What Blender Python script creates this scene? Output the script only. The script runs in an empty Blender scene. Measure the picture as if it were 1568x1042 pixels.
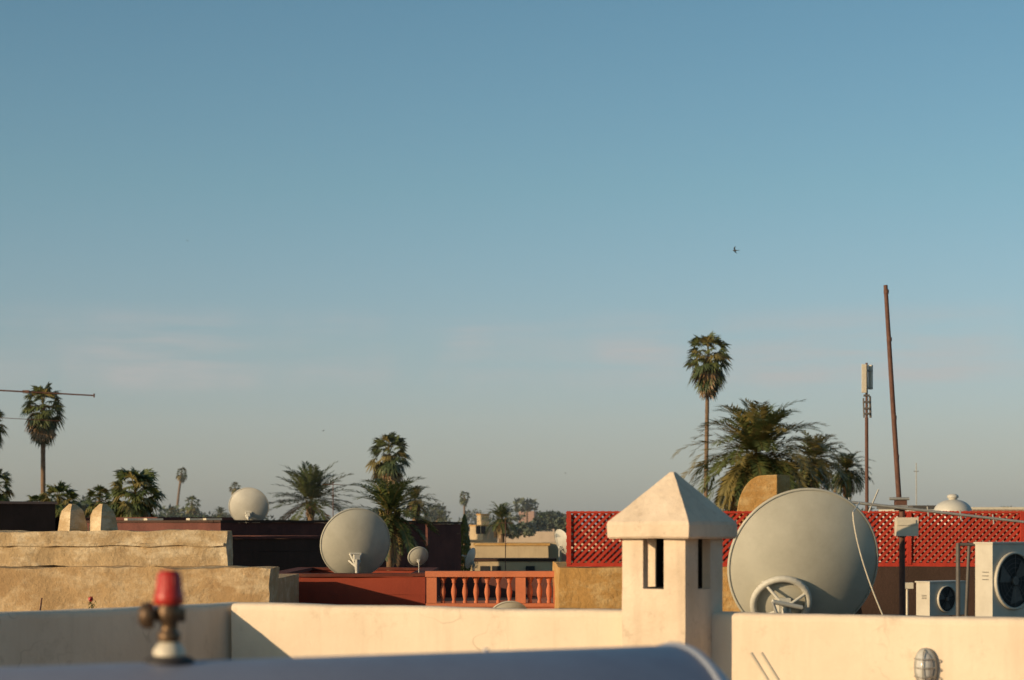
import bpy, math, random
from mathutils import Vector, Matrix, noise
R=math.radians
EYE=9.0          # eye height over street level, metres
K=3000.0
# world position of an image pixel, projected out to an assumed depth
def S(u,v,d): return Vector(((u-784)/K*d, d, EYE+(805-v)/K*d))
def SX(u,d): return (u-784)/K*d
def SZ(v,d): return EYE+(805-v)/K*d

scene=bpy.context.scene
# ---------------------------------------------------------------- materials
def newmat(name):
    m=bpy.data.materials.new(name); m.use_nodes=True
    nt=m.node_tree; nt.nodes.clear()
    out=nt.nodes.new('ShaderNodeOutputMaterial')
    p=nt.nodes.new('ShaderNodeBsdfPrincipled')
    nt.links.new(p.outputs[0],out.inputs[0])
    return m,nt,p,out
def noise_node(nt,vec,scale,detail=6,rough=.6):
    n=nt.nodes.new('ShaderNodeTexNoise'); n.inputs['Scale'].default_value=scale
    n.inputs['Detail'].default_value=detail; n.inputs['Roughness'].default_value=rough
    nt.links.new(vec,n.inputs['Vector']); return n.outputs['Fac']
def ramp(nt,fac,a,b,ca=(0,0,0,1),cb=(1,1,1,1)):
    r=nt.nodes.new('ShaderNodeValToRGB'); e=r.color_ramp.elements
    e[0].position=a;e[1].position=b;e[0].color=ca;e[1].color=cb
    nt.links.new(fac,r.inputs[0]); return r.outputs[0]
def mix(nt,fac,a,b,mode='MIX'):
    m=nt.nodes.new('ShaderNodeMix'); m.data_type='RGBA'; m.blend_type=mode
    for s,v in ((0,fac),(6,a),(7,b)):
        if isinstance(v,(float,int)): m.inputs[s].default_value=v
        elif isinstance(v,tuple): m.inputs[s].default_value=v if len(v)==4 else (*v,1)
        else: nt.links.new(v,m.inputs[s])
    return m.outputs[2]
def mul(nt,a,k):
    sm=nt.nodes.new('ShaderNodeMath'); sm.operation='MULTIPLY'; nt.links.new(a,sm.inputs[0])
    if isinstance(k,float): sm.inputs[1].default_value=k
    else: nt.links.new(k,sm.inputs[1])
    return sm.outputs[0]
def plaster(name,c1,c2,scale=1.5,bump=.25,streak=.3,stain=.3,stainc=(.12,.09,.06),rough=.9,patch=None,fine=30,bd=.02,cracks=0.0):
    m,nt,p,out=newmat(name)
    tc=nt.nodes.new('ShaderNodeTexCoord').outputs['Object']
    base=mix(nt,ramp(nt,noise_node(nt,tc,scale),.35,.68),c1,c2)
    if patch:
        mpp=nt.nodes.new('ShaderNodeMapping'); mpp.inputs['Scale'].default_value=(1,1,1.9); nt.links.new(tc,mpp.inputs[0])
        base=mix(nt,ramp(nt,noise_node(nt,mpp.outputs[0],scale*1.7,12,.72),.47,.64),base,patch)
    mp=nt.nodes.new('ShaderNodeMapping'); mp.inputs['Scale'].default_value=(7,7,.7)
    nt.links.new(tc,mp.inputs[0])
    base=mix(nt,mul(nt,ramp(nt,noise_node(nt,mp.outputs[0],1.0,5),.5,.8),streak),base,stainc)
    base=mix(nt,mul(nt,ramp(nt,noise_node(nt,tc,scale*3.3,9,.75),.56,.70),stain),base,stainc)
    h=noise_node(nt,tc,fine,8,.65)
    if cracks:
        vo=nt.nodes.new('ShaderNodeTexVoronoi'); vo.feature='DISTANCE_TO_EDGE'; vo.inputs['Scale'].default_value=1.1
        wv=nt.nodes.new('ShaderNodeTexNoise'); wv.inputs['Scale'].default_value=3; nt.links.new(tc,wv.inputs['Vector'])
        ad=nt.nodes.new('ShaderNodeVectorMath'); ad.operation='ADD'; nt.links.new(tc,ad.inputs[0]); nt.links.new(wv.outputs['Color'],ad.inputs[1])
        nt.links.new(ad.outputs[0],vo.inputs['Vector'])
        cm=ramp(nt,vo.outputs['Distance'],.002,.012,(1,1,1,1),(0,0,0,1))
        cm=mul(nt,cm,ramp(nt,noise_node(nt,tc,.9,3),.52,.62))
        base=mix(nt,mul(nt,cm,cracks),base,stainc)
    nt.links.new(base,p.inputs['Base Color'])
    p.inputs['Roughness'].default_value=rough
    p.inputs['Specular IOR Level'].default_value=.15
    b=nt.nodes.new('ShaderNodeBump'); b.inputs['Strength'].default_value=bump; b.inputs['Distance'].default_value=bd
    nt.links.new(h,b.inputs['Height'])
    nt.links.new(b.outputs[0],p.inputs['Normal'])
    return m
def paint(name,c,c2=None,metal=0,rough=.5,scale=6,bump=.05):
    m,nt,p,out=newmat(name)
    tc=nt.nodes.new('ShaderNodeTexCoord').outputs['Object']
    c2=c2 or tuple(x*.7 for x in c)
    nt.links.new(mix(nt,ramp(nt,noise_node(nt,tc,scale,8,.7),.4,.75),c,c2),p.inputs['Base Color'])
    p.inputs['Metallic'].default_value=metal
    nt.links.new(ramp(nt,noise_node(nt,tc,scale*2),.2,.8,(rough*.8,)*3+(1,),(min(1,rough*1.2),)*3+(1,)),p.inputs['Roughness'])
    b=nt.nodes.new('ShaderNodeBump'); b.inputs['Strength'].default_value=bump; b.inputs['Distance'].default_value=.01
    nt.links.new(noise_node(nt,tc,40),b.inputs['Height']); nt.links.new(b.outputs[0],p.inputs['Normal'])
    return m
def leaf(name,c,c2,tr=.25,scale=1.2):
    m,nt,p,out=newmat(name)
    tc=nt.nodes.new('ShaderNodeTexCoord').outputs['Object']
    col=mix(nt,ramp(nt,noise_node(nt,tc,scale,4),.35,.65),c,c2)
    nt.links.new(col,p.inputs['Base Color']); p.inputs['Roughness'].default_value=.5
    t=nt.nodes.new('ShaderNodeBsdfTranslucent'); nt.links.new(col,t.inputs[0])
    ms=nt.nodes.new('ShaderNodeMixShader'); ms.inputs[0].default_value=tr
    nt.links.new(p.outputs[0],ms.inputs[1]); nt.links.new(t.outputs[0],ms.inputs[2]); nt.links.new(ms.outputs[0],out.inputs[0])
    return m

M={}
M['white']=plaster('whitewash_plaster',(.72,.60,.46),(.64,.52,.39),1.2,.35,.24,.30,(.32,.23,.15),bd=.012,cracks=.4)
M['chim']=plaster('chimney_plaster',(.68,.56,.43),(.54,.43,.315),2.5,.45,.32,.45,(.26,.19,.13))
M['soot']=plaster('soot',(.02,.018,.015),(.04,.035,.03),4,.2)
M['earth']=plaster('earth_render',(.47,.34,.19),(.38,.27,.15),1.6,.8,.22,.5,(.21,.135,.075),patch=(.60,.49,.33),fine=11,bd=.03)
M['earth2']=plaster('earth_render_low',(.46,.31,.16),(.37,.24,.12),1.3,.8,.28,.45,(.21,.125,.065),patch=(.55,.42,.26),fine=9,bd=.03)
M['red']=plaster('red_limewash',(.28,.055,.030),(.23,.044,.025),1.0,.2,.2,.2,(.09,.03,.02))
M['redcop']=plaster('red_coping',(.13,.035,.022),(.09,.025,.018),3,.3)
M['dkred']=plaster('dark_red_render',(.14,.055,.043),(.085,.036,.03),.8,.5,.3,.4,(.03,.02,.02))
M['brown']=plaster('brown_shade_render',(.07,.04,.03),(.045,.028,.02),.8,.5,.3,.4,(.02,.015,.01))  # dark brown; also stands in for shade on the wall below the lattice
M['salmon']=plaster('salmon_render',(.54,.18,.09),(.46,.145,.07),2,.3,.3,.3,(.22,.10,.06))
M['ochre']=plaster('ochre_render',(.48,.27,.09),(.40,.22,.07),1.8,.8,.25,.5,(.20,.12,.06),patch=(.54,.36,.16),fine=12,bd=.03)
M['ochre2']=plaster('pale_ochre_render',(.50,.39,.24),(.42,.32,.20),1.0,.4,.3,.3,(.2,.14,.09))
M['pink']=plaster('pink_render',(.36,.21,.15),(.29,.17,.125),.5,.3,.3,.3,(.2,.12,.09))
M['far1']=plaster('pale_haze_render',(.42,.33,.24),(.35,.27,.20),.3,.2,.2,.2,(.2,.15,.11))  # paler and less saturated: distance haze put into the wall colour
M['far2']=plaster('rose_haze_render',(.38,.24,.19),(.31,.20,.16),.3,.2,.2,.2,(.2,.13,.11))  # rose wall colour dulled by painted-in distance haze
M['lattice']=plaster('red_claustra',(.42,.045,.026),(.33,.034,.020),4,.3,.2,.25,(.14,.03,.02))
M['roof']=plaster('flat_roof_screed',(.22,.16,.12),(.17,.13,.10),.5,.4)
M['dark']=paint('dark_opening',(.02,.02,.02),rough=.8)
M['dish']=paint('grey_dish_enamel',(.45,.43,.35),(.35,.33,.265),0,.6,2.2)
M['dishm']=paint('dish_mount_enamel',(.52,.50,.43),(.40,.38,.33),0,.6,3)
M['dishl']=paint('pale_dish_enamel',(.50,.48,.42),(.40,.38,.33),0,.5,3)
M['galv']=paint('galvanised_steel',(.36,.35,.32),(.25,.24,.21),.4,.5,20)
M['rust']=paint('rusty_steel',(.13,.06,.04),(.08,.04,.03),.2,.8,14,.3)
M['acw']=paint('ac_cream_enamel',(.50,.46,.38),(.40,.36,.29),0,.5,5)
M['acg']=paint('ac_grey',(.10,.09,.08),(.07,.06,.05),0,.6,10)
M['tank']=paint('tank_blue_grey_enamel',(.27,.28,.34),(.22,.23,.29),.12,.45,3,.02)
M['tankrim']=paint('tank_rim',(.45,.47,.52),(.35,.37,.42),.5,.4,8)
M['redp']=paint('red_plastic',(.42,.022,.012),(.30,.02,.012),0,.4,12)
M['brass']=paint('aged_brass',(.14,.085,.045),(.05,.032,.022),.6,.45,20)
M['cream']=paint('cream_plastic',(.58,.52,.40),(.46,.40,.32),0,.45,12)
M['black']=paint('black_rubber',(.03,.025,.025),(.02,.02,.02),0,.7,12)
M['glass']=paint('frosted_lamp_glass',(.5,.5,.48),(.4,.4,.38),0,.15,12,.0)
M['bark']=plaster('palm_bark',(.20,.13,.08),(.12,.08,.05),4,.9,.2,.3)
M['g1']=leaf('palm_green',(.088,.115,.034),(.12,.135,.042))
M['g2']=leaf('palm_green_dark',(.048,.075,.025),(.070,.095,.034))
M['g3']=leaf('palm_olive',(.23,.18,.055),(.17,.145,.05))
M['g4']=leaf('palm_dead',(.27,.16,.07),(.17,.105,.05),.1)
M['d1']=leaf('tree_green_hazy',(.095,.115,.065),(.13,.14,.08),.1)  # distance haze mixed into the leaf green
M['d2']=leaf('tree_dark_hazy',(.07,.09,.06),(.09,.11,.07),.1)  # dark leaf green, also lifted by haze in the base colour
M['ground']=plaster('dusty_ground',(.26,.19,.13),(.20,.15,.10),.05,.3,.1,.2,fine=3)
M['flower']=leaf('red_flower',(.5,.02,.03),(.35,.02,.02))
M['bird']=paint('bird_feathers',(.03,.028,.025),(.05,.045,.04),0,.8,30)
M['tile']=plaster('terrace_tiles',(.28,.16,.11),(.23,.14,.10),3,.3)

# ---------------------------------------------------------------- builder
class B:
    def __init__(s): s.v=[];s.f=[];s.m=[];s.sm=[];s.mats=[]
    def mi(s,k):
        if k not in s.mats: s.mats.append(k)
        return s.mats.index(k)
    def add(s,vs,fs,k,smooth=False):
        o=len(s.v); s.v+= [tuple(p) for p in vs]; i=s.mi(k)
        for f in fs: s.f.append(tuple(o+a for a in f)); s.m.append(i); s.sm.append(smooth)
    def box(s,c,sz,k,rot=0,taper=1.0,tilt=None):
        hx,hy,hz=sz[0]/2,sz[1]/2,sz[2]/2
        vs=[Vector((x*hx*(taper if z>0 else 1),y*hy*(taper if z>0 else 1),z*hz)) for z in(-1,1) for y in(-1,1) for x in(-1,1)]
        m=Matrix.Rotation(rot,3,'Z')
        if tilt is not None: m=m@tilt
        c=Vector(c)
        s.add([c+m@q for q in vs],[(0,2,3,1),(4,5,7,6),(0,1,5,4),(2,6,7,3),(0,4,6,2),(1,3,7,5)],k)
    def cyl(s,p0,p1,r0,r1,k,n=10,caps=True,smooth=True):
        p0=Vector(p0);p1=Vector(p1);a=(p1-p0).normalized()
        b=a.orthogonal().normalized();c=a.cross(b)
        vs=[]
        for p,r in((p0,r0),(p1,r1)):
            for i in range(n):
                t=2*math.pi*i/n; vs.append(p+(b*math.cos(t)+c*math.sin(t))*r)
        s.add(vs,[(i,(i+1)%n,n+(i+1)%n,n+i) for i in range(n)],k,smooth)
        if caps: s.add(vs,[tuple(range(n))[::-1],tuple(range(n,2*n))],k)
    def path(s,pts,r,k,n=6):
        for a,b in zip(pts[:-1],pts[1:]): s.cyl(a,b,r,r,k,n)
    def lathe(s,prof,o,axis,k,n=32,sector=None):
        o=Vector(o);a=Vector(axis).normalized();b=a.orthogonal().normalized();c=a.cross(b)
        vs=[]
        for r,z in prof:
            for i in range(n):
                t=2*math.pi*i/n; vs.append(o+a*z+(b*math.cos(t)+c*math.sin(t))*r)
        fs=[]
        for j in range(len(prof)-1):
            for i in range(n): fs.append((j*n+i,j*n+(i+1)%n,(j+1)*n+(i+1)%n,(j+1)*n+i))
        s.add(vs,fs,k,True)
    def rough(s,c,sz,k,rot=0,cell=.12,amp=.02,seed=0,freq=2.0):
        """box with eroded, noise-displaced surfaces"""
        c=Vector(c);m=Matrix.Rotation(rot,3,'Z')
        def disp(q):
            w=q*freq+Vector((seed*7.3,seed*3.1,seed))
            return q+noise.noise_vector(w)*amp+noise.noise_vector(w*3.7)*amp*.45
        h=Vector(sz)/2
        for ax in range(3):
            a1,a2=(ax+1)%3,(ax+2)%3
            n1=max(1,min(160,int(sz[a1]/cell)));n2=max(1,min(160,int(sz[a2]/cell)))
            for sg in(-1,1):
                vs=[];fs=[]
                for i in range(n1+1):
                    for j in range(n2+1):
                        q=Vector((0,0,0));q[ax]=sg*h[ax];q[a1]=-h[a1]+2*h[a1]*i/n1;q[a2]=-h[a2]+2*h[a2]*j/n2
                        vs.append(disp(c+m@q))
                for i in range(n1):
                    for j in range(n2):
                        t=(i*(n2+1)+j,(i+1)*(n2+1)+j,(i+1)*(n2+1)+j+1,i*(n2+1)+j+1)
                        fs.append(t if sg>0 else t[::-1])
                s.add(vs,fs,k,True)
    def done(s,name,bevel=0):
        me=bpy.data.meshes.new(name); me.from_pydata(s.v,[],s.f)
        for k in s.mats: me.materials.append(M[k])
        me.polygons.foreach_set('material_index',s.m); me.polygons.foreach_set('use_smooth',s.sm)
        me.update()
        o=bpy.data.objects.new(name,me); scene.collection.objects.link(o)
        if bevel:
            b=o.modifiers.new('bevel','BEVEL'); b.width=bevel; b.segments=2; b.limit_method='ANGLE'; b.angle_limit=R(40)
        return o

# ---------------------------------------------------------------- ground
b=B(); b.add([(-6000,-3000,0),(6000,-3000,0),(6000,9000,0),(-6000,9000,0)],[(0,1,2,3)],'ground'); b.done('ground')

# ---------------------------------------------------------------- our terrace
C0=Vector((-2.0,14.0,0)); w=Vector((5.07,-2.25,0)).normalized(); e=Vector((-1.24,-1.6,0)).normalized()
TOP=EYE-.56; FL=7.35
nb=Vector((-w.y,w.x,0)); # outward of back wall (away from camera)
ne=Vector((e.y,-e.x,0));  ne = ne if ne.x<0 else -ne
def prism(b,poly,z0,z1,k,sub=0):
    n=len(poly)
    vs=[(p.x,p.y,z0) for p in poly]+[(p.x,p.y,z1) for p in poly]
    b.add(vs,[tuple(range(n))[::-1],tuple(range(n,2*n))]+[(i,(i+1)%n,n+(i+1)%n,n+i) for i in range(n)],k)
b=B()
poly=[C0+e*19,C0+e*19+w*19,C0+w*19,C0]
prism(b,[p for p in poly],0,FL,'white')
prism(b,[C0+e*18.9+w*.1,C0+e*18.9+w*18.9,C0+w*18.9+e*.1,C0+(w+e)*.1],FL+.001,FL+.02,'tile')
b.done('terrace_house')
def wall_strip(b,p0,p1,out,th,z0,z1,k,amp=.010,seed=0):
    """long rendered parapet with slightly wavering surfaces and rounded top"""
    L=(p1-p0).length; n=int(L/.06); d=(p1-p0)/n
    prof=[(0,z0),(0,z1-.45),(0,z1-.30),(0,z1-.2),(0,z1-.12),(0,z1-.05),(0,z1-.018),(.018,z1),(th*.5,z1+.004),(th-.018,z1),(th,z1-.018),(th,z0)]
    vs=[]
    for i in range(n+1):
        for t,z in prof:
            q=p0+d*i+out*t; q=Vector((q.x,q.y,z))
            q+=noise.noise_vector(q*1.5+Vector((seed,0,0)))*amp+noise.noise_vector(q*7)*amp*.35
            vs.append(q)
    m=len(prof); fs=[]
    for i in range(n):
        for j in range(m-1): fs.append((i*m+j,(i+1)*m+j,(i+1)*m+j+1,i*m+j+1))
    b.add(vs,fs,k,True); b.add(vs,[tuple(range(m)),tuple(range(n*m,n*m+m))[::-1]],k)
b=B(); wall_strip(b,C0,C0+w*19,nb,.22,FL-.2,TOP,'white'); b.done('parapet_wall')
b=B(); wall_strip(b,C0+nb*.22-e*.0,C0+e*19,ne,.22,FL-.2,TOP,'white',seed=4); b.done('parapet_wall')

# chimney
b=B(); cc=Vector((SX(1030,12.6),12.6,0)); rt=R(-36); s=.468
zc=SZ(825,12.5); zs=SZ(903,12.35); za=SZ(724,12.6); zr=SZ(799,12.4)
mr=Matrix.Rotation(rt,3,'Z')
def loc(x,y,z): return cc+mr@Vector((x,y,0))+Vector((0,0,z))
b.rough(loc(0,0,(FL+zs)/2),(s,s,zs-FL),'chim',rt,.06,.004,1,3)
t=.06; sl=.155; pw=(s-sl)/2
for sx in(-1,1):
    for sy in(-1,1):
        b.box(loc(sx*(s/2-pw/2),sy*(s/2-t/2),(zs+zc)/2),(pw,t,zc-zs),'chim',rt)
        b.box(loc(sx*(s/2-t/2),sy*(s/2-t-(pw-t)/2),(zs+zc)/2),(t,pw-t,zc-zs),'chim',rt)
b.box(loc(0,0,zs+.003),(s-2*t,s-2*t,.006),'soot',rt)
for sx,sy,a in((1,0,0),(-1,0,0),(0,1,1),(0,-1,1)):   # soot lined inner faces
    for q in(-1,1):
        if a==0: b.box(loc(sx*(s/2-t-.003),q*(sl/2+(pw-t)/2+.003),(zs+zc)/2),(.004,pw-t-.01,zc-zs-.01),'soot',rt)
        else: b.box(loc(q*(sl/2+(pw-t)/2+.003),sy*(s/2-t-.003),(zs+zc)/2),(pw-t-.01,.004,zc-zs-.01),'soot',rt)
b.cyl(loc(.03,.03,zs),loc(.03,.03,zs+.24),.075,.075,'soot',16)
cs=.605
hz=[(cs/2-.012,zc),(cs/2,zc+.012),(cs/2+.002,zr-.02),(cs/2-.004,zr)]
for i in range(1,13): 
    f=i/12; hz.append(((cs/2-.004)*(1-f)+.014*f, zr+(za-zr)*f))
vs=[];N=12
for h,z in hz:
    for side in range(4):
        for i in range(N):
            u_=-1+2*i/N; x,y=[(u_,-1),(1,u_),(-u_,1),(-1,-u_)][side]
            q=loc(x*h,y*h,z); q+=noise.noise_vector(q*5)*.005+noise.noise_vector(q*14)*.0035
            vs.append(q)
n=4*N; fs=[(j*n+i,j*n+(i+1)%n,(j+1)*n+(i+1)%n,(j+1)*n+i) for j in range(len(hz)-1) for i in range(n)]
b.add(vs,fs,'chim'); b.add(vs,[tuple(range(n))[::-1],tuple(range((len(hz)-1)*n,len(hz)*n))],'chim')
b.done('chimney')

# ---------------------------------------------------------------- solar water heater tank + valve
A=Vector((.891,.454,0)); T0=Vector((-1.2,4.6,0)); TR=.33; zt=EYE-.333
ax=lambda s_: Vector((T0.x+A.x*s_,T0.y+A.y*s_,zt-TR))
b=B()
end=1.86
prof=[]
for i in range(9):
    a=i/8*math.pi/2; prof.append((TR*math.sin(a),-.15*math.cos(a)-.5+0))
prof+= [(TR,end)]
for i in range(1,9):
    a=i/8*math.pi/2; prof.append((TR*math.cos(a)*.985,end+.15*math.sin(a)))
o0=ax(0)
b.lathe(prof,o0,A,'tank',64)
for q in(end,-.5):
    b.lathe([(TR*.98,q-.014),(TR+.006,q-.012),(TR+.009,q),(TR+.006,q+.012),(TR*.98,q+.014)],o0,A,'tankrim',64)
perp=Vector((A.y,-A.x,0))
for q in(0,1.35):       # stand
    c=ax(q)
    for sg in(-1,1):
        top=c+perp*sg*.2+Vector((0,0,-.26)); b.cyl(top,(c.x+perp.x*sg*.3,c.y+perp.y*sg*.3,FL),.02,.02,'galv',8)
    b.cyl(c+perp*.27+Vector((0,0,-.45)),c-perp*.27+Vector((0,0,-.45)),.015,.015,'galv',8)
q=ax(1.27); b.cyl((q.x,q.y,zt-.004),(q.x,q.y,zt+.008),.008,.006,'tank',10)
b.done('solar_water_heater_tank')
b=B(); vc=ax(.407); vz=zt-.004; m_=.001595
def L(prof,k,o=None,axis=(0,0,1)): b.lathe([(r*m_,z*m_) for r,z in prof],o or (vc.x,vc.y,vz),axis,k,24)
L([(0,0),(39,0),(38,6),(30,10),(24,12),(0,12)],'black')
L([(24,12),(25,20),(17,30),(14,33),(0,33)],'cream')
L([(14,33),(18,36),(18,46),(13,50),(13,62),(20,66),(21,82),(16,90),(16,94),(0,94)],'brass')
L([(20,90),(23,91),(23,104),(21,108),(18,136),(14,142),(0,143)],'redp')
for i in range(12):
    a=2*math.pi*i/12; b.cyl((vc.x+math.cos(a)*21*m_,vc.y+math.sin(a)*21*m_,vz+92*m_),(vc.x+math.cos(a)*18*m_,vc.y+math.sin(a)*18*m_,vz+132*m_),.0022,.0018,'redp',6)
o=Vector((vc.x,vc.y,vz+74*m_)); ax2=Vector((-1,-.25,0)).normalized()
L([(9,0),(9,22),(19,24),(21,30),(19,40),(12,46),(0,47)],'brass',o,ax2)
L([(8,0),(8,16),(11,18),(11,24),(0,24)],'brass',o,-ax2)
b.done('pressure_relief_valve')

# rods and bulkhead lamp on/near parapet
b=B()
for u0 in(1150,1166):
    b.cyl(S(u0,1000,11.4),S(u0+62,1100,11.4),.009,.009,'cream',8)
b.cyl(S(1175,1085,11.4),S(1240,1090,11.6),.009,.009,'cream',8)
p=S(1212,1100,11.4); b.cyl(p,(p.x,p.y,FL),.012,.012,'cream',8); p=S(1228,1100,11.4); b.cyl(p,(p.x,p.y,FL),.012,.012,'cream',8)
b.done('drying_rack')
b=B()
lp=C0+w*0
for k_ in range(200):
    q=C0+w*(k_*.04)
    if q.x/q.y>=(1410-784)/K: lp=q; break
lz=EYE-(1022-805)/K*lp.y; front=-nb
Zv=Vector((0,0,1)); lc=Vector((lp.x,lp.y,lz))
vs=[];fs=[];N=24
for j,(sc,dep) in enumerate(((1,-.01),(1,.025),(.92,.035))):
    for i in range(N):
        a=2*math.pi*i/N; sx=math.copysign(abs(math.cos(a))**.8,math.cos(a)); sy=math.sin(a)
        vs.append(lc+w*sx*.07*sc+Zv*sy*.12*sc+front*dep)
for j in range(2): fs+=[(j*N+i,j*N+(i+1)%N,(j+1)*N+(i+1)%N,(j+1)*N+i) for i in range(N)]
b.add(vs,fs+[tuple(range(2*N,3*N))],'galv',True)
vs=[];fs=[]
for j in range(7):
    a2=j/6*math.pi/2
    for i in range(N):
        a=2*math.pi*i/N; vs.append(lc+w*math.cos(a)*.055*math.cos(a2)+Zv*math.sin(a)*.098*math.cos(a2)+front*(.03+.06*math.sin(a2)))
for j in range(6): fs+=[(j*N+i,j*N+(i+1)%N,(j+1)*N+(i+1)%N,(j+1)*N+i) for i in range(N)]
b.add(vs,fs,'glass',True)
for sg in(-.6,0,.6):
    pts=[lc+w*.064*math.cos(a)+Zv*sg*.09+front*(.03+.075*math.sin(a)) for a in [math.pi*i/10 for i in range(11)]]
    b.path(pts,.004,'galv')
pts=[lc+Zv*.11*math.cos(a)+front*(.03+.075*math.sin(a)) for a in [math.pi*i/14 for i in range(15)]]
b.path(pts,.004,'galv'); b.done('bulkhead_lamp')

# ---------------------------------------------------------------- satellite dish (seen from its convex back)
def dish(name,c,rad,axis,base_z,k='dish',ring=True,moff=(0,-.3)):
    b=B(); a=Vector(axis).normalized(); c=Vector(c)     # c = centre of rim plane
    DP=.29; dep=rad*DP; n=18
    back=[(max(.001,rad*i/n),-dep*(1-(i/n)**2)) for i in range(n+1)]
    b.lathe([(r,z-.004) for r,z in back],c,a,k,72)
    b.lathe([(r*.995,z+.004) for r,z in back],c,a,k,72)
    # rolled rim flange
    b.lathe([(rad*.998,-.014),(rad+.004,-.015),(rad+.014,-.008),(rad+.016,.0),(rad+.012,.006),(rad,.008),(rad*.985,.004)],c,a,k,72)
    Z=Vector((0,0,1)); side=a.cross(Z).normalized(); up=side.cross(a).normalized()
    def surf(x,y,off=0):
        rr=min(1,math.hypot(x,y)); return c+side*x*rad+up*y*rad-a*(dep*(1-rr**2)+off)
    mo=moff; hub=surf(mo[0],mo[1],.01)
    if ring:
        hr=.35
        pts=[surf(mo[0]+math.cos(t_)*hr,mo[1]+math.sin(t_)*hr,.05) for t_ in [2*math.pi*i/32 for i in range(33)]]
        b.path(pts,rad*.045,'dishm',10)
        for p_ in pts: b.lathe([(.001,-rad*.045),(rad*.032,-rad*.032),(rad*.045,0),(rad*.032,rad*.032),(.001,rad*.045)],p_,a,'dishm',8)
        for t_ in(.5,2.3,3.9,5.5):
            q=surf(mo[0]+math.cos(t_)*hr,mo[1]+math.sin(t_)*hr,.05); b.cyl(q,hub-a*.14*rad/.6,rad*.022,rad*.018,'dishm',8)
            q2=surf(mo[0]+math.cos(t_)*hr,mo[1]+math.sin(t_)*hr,0); b.cyl(q2,q,rad*.03,rad*.03,'dishm',8)
        b.cyl(hub-a*.16+side*rad*.22,hub-a*.2-side*rad*.2+up*rad*.1,rad*.03,rad*.03,'dishm',8)
        b.cyl(hub-a*.2-side*rad*.2+up*rad*.1,hub-a*.28-side*rad*.05-up*rad*.3,rad*.022,rad*.022,'galv',8)
    else:
        for sx_ in(-.16,.16):
            b.cyl(surf(mo[0]+sx_,mo[1]+.10,.0),hub-a*rad*.22-up*rad*.25,rad*.035,rad*.03,'dishm',8)
            b.cyl(surf(mo[0]+sx_,mo[1]-.12,.0),hub-a*rad*.22-up*rad*.25,rad*.035,rad*.03,'dishm',8)
        b.cyl(surf(mo[0]-.16,mo[1]+.10,.015),surf(mo[0]+.16,mo[1]+.10,.015),rad*.03,rad*.03,'dishm',8)
    k1=hub-a*rad*.22-up*rad*.12
    b.box(hub-a*rad*.11,(rad*.16,rad*.2,rad*.18),'dishm',math.atan2(a.y,a.x)+math.pi/2)
    foot=Vector((k1.x,k1.y,base_z))
    b.cyl(k1+Z*rad*.1,foot,rad*.055,rad*.055,'galv',12)
    b.cyl(surf(mo[0],mo[1]-.2),k1-Z*rad*.35,rad*.025,rad*.025,'galv',8)     # elevation strut
    b.cyl(foot,foot+Z*.02,rad*.22,rad*.22,'galv',16)
    f=c+a*rad*.75           # feed horn on the far (concave) side, held by three thin arms
    for t_ in(-math.pi/2,.5,math.pi-.5):
        b.cyl(c+(side*math.cos(t_)+up*math.sin(t_))*rad*.7-a*dep*.5,f,rad*.018,rad*.018,'galv',6)
    b.cyl(f-a*.08,f+a*.05,rad*.08,rad*.06,'cream',12)
    b.done(name)

# ---------------------------------------------------------------- houses
def house(name,p0,p1,depth,ztop,k,cop=None,par=.35,wins=0,z0=0,coph=.06,extra=None):
    """flat-roofed block. p0->p1: front edge (xy), body extends behind"""
    p0=Vector((p0[0],p0[1],0));p1=Vector((p1[0],p1[1],0)); d=(p1-p0); Lw=d.length; d.normalize()
    n=Vector((-d.y,d.x,0)); rot=math.atan2(d.y,d.x); mid=(p0+p1)/2+n*depth/2
    b=B(); zr_=ztop-par
    b.box((mid.x,mid.y,(z0+zr_)/2),(Lw,depth,zr_-z0),k,rot)
    b.box((mid.x,mid.y,zr_+.012),(Lw-.5,depth-.5,.02),'roof',rot)
    th=.22; zp=(zr_+ztop)/2+.001; hp=ztop-zr_
    for off,sz in((n*(-depth/2+th/2),(Lw,th)),(n*(depth/2-th/2),(Lw,th))):
        q=mid+off; b.rough((q.x,q.y,zp),(sz[0],sz[1],hp),k,rot,.35,.02,Lw,.8)
        if cop: b.rough((q.x,q.y,ztop+coph/2+.01),(Lw+.06,th+.08,coph),cop,rot,.2,.012,Lw,1.5)
    for sg in(-1,1):
        q=mid+d*sg*(Lw/2-th/2); b.rough((q.x,q.y,zp),(th,depth-2*th,hp),k,rot,.35,.02,Lw+sg,.8)
        if cop: b.box((q.x,q.y,ztop+coph/2+.01),(th+.08,depth-2*th-.1,coph),cop,rot)
    for i in range(wins):
        f=(i+.5)/wins; q=p0+d*Lw*f
        for zz in (zr_-1.3,zr_-4.3):
            if zz<z0+1: continue
            b.box((q.x-n.x*.01,q.y-n.y*.01,zz),(.8,.06,1.1),'dark',rot)
            for sx in(-1,1): 
                r_=q+d*sx*.44-n*.02; b.box((r_.x,r_.y,zz),(.08,.1,1.26),k,rot)
            r_=q-n*.03; b.box((r_.x,r_.y,zz-.6),(1.0,.14,.08),k,rot)
    if extra: extra(b,p0,d,n,rot,mid,ztop)
    return b.done(name)

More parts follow.
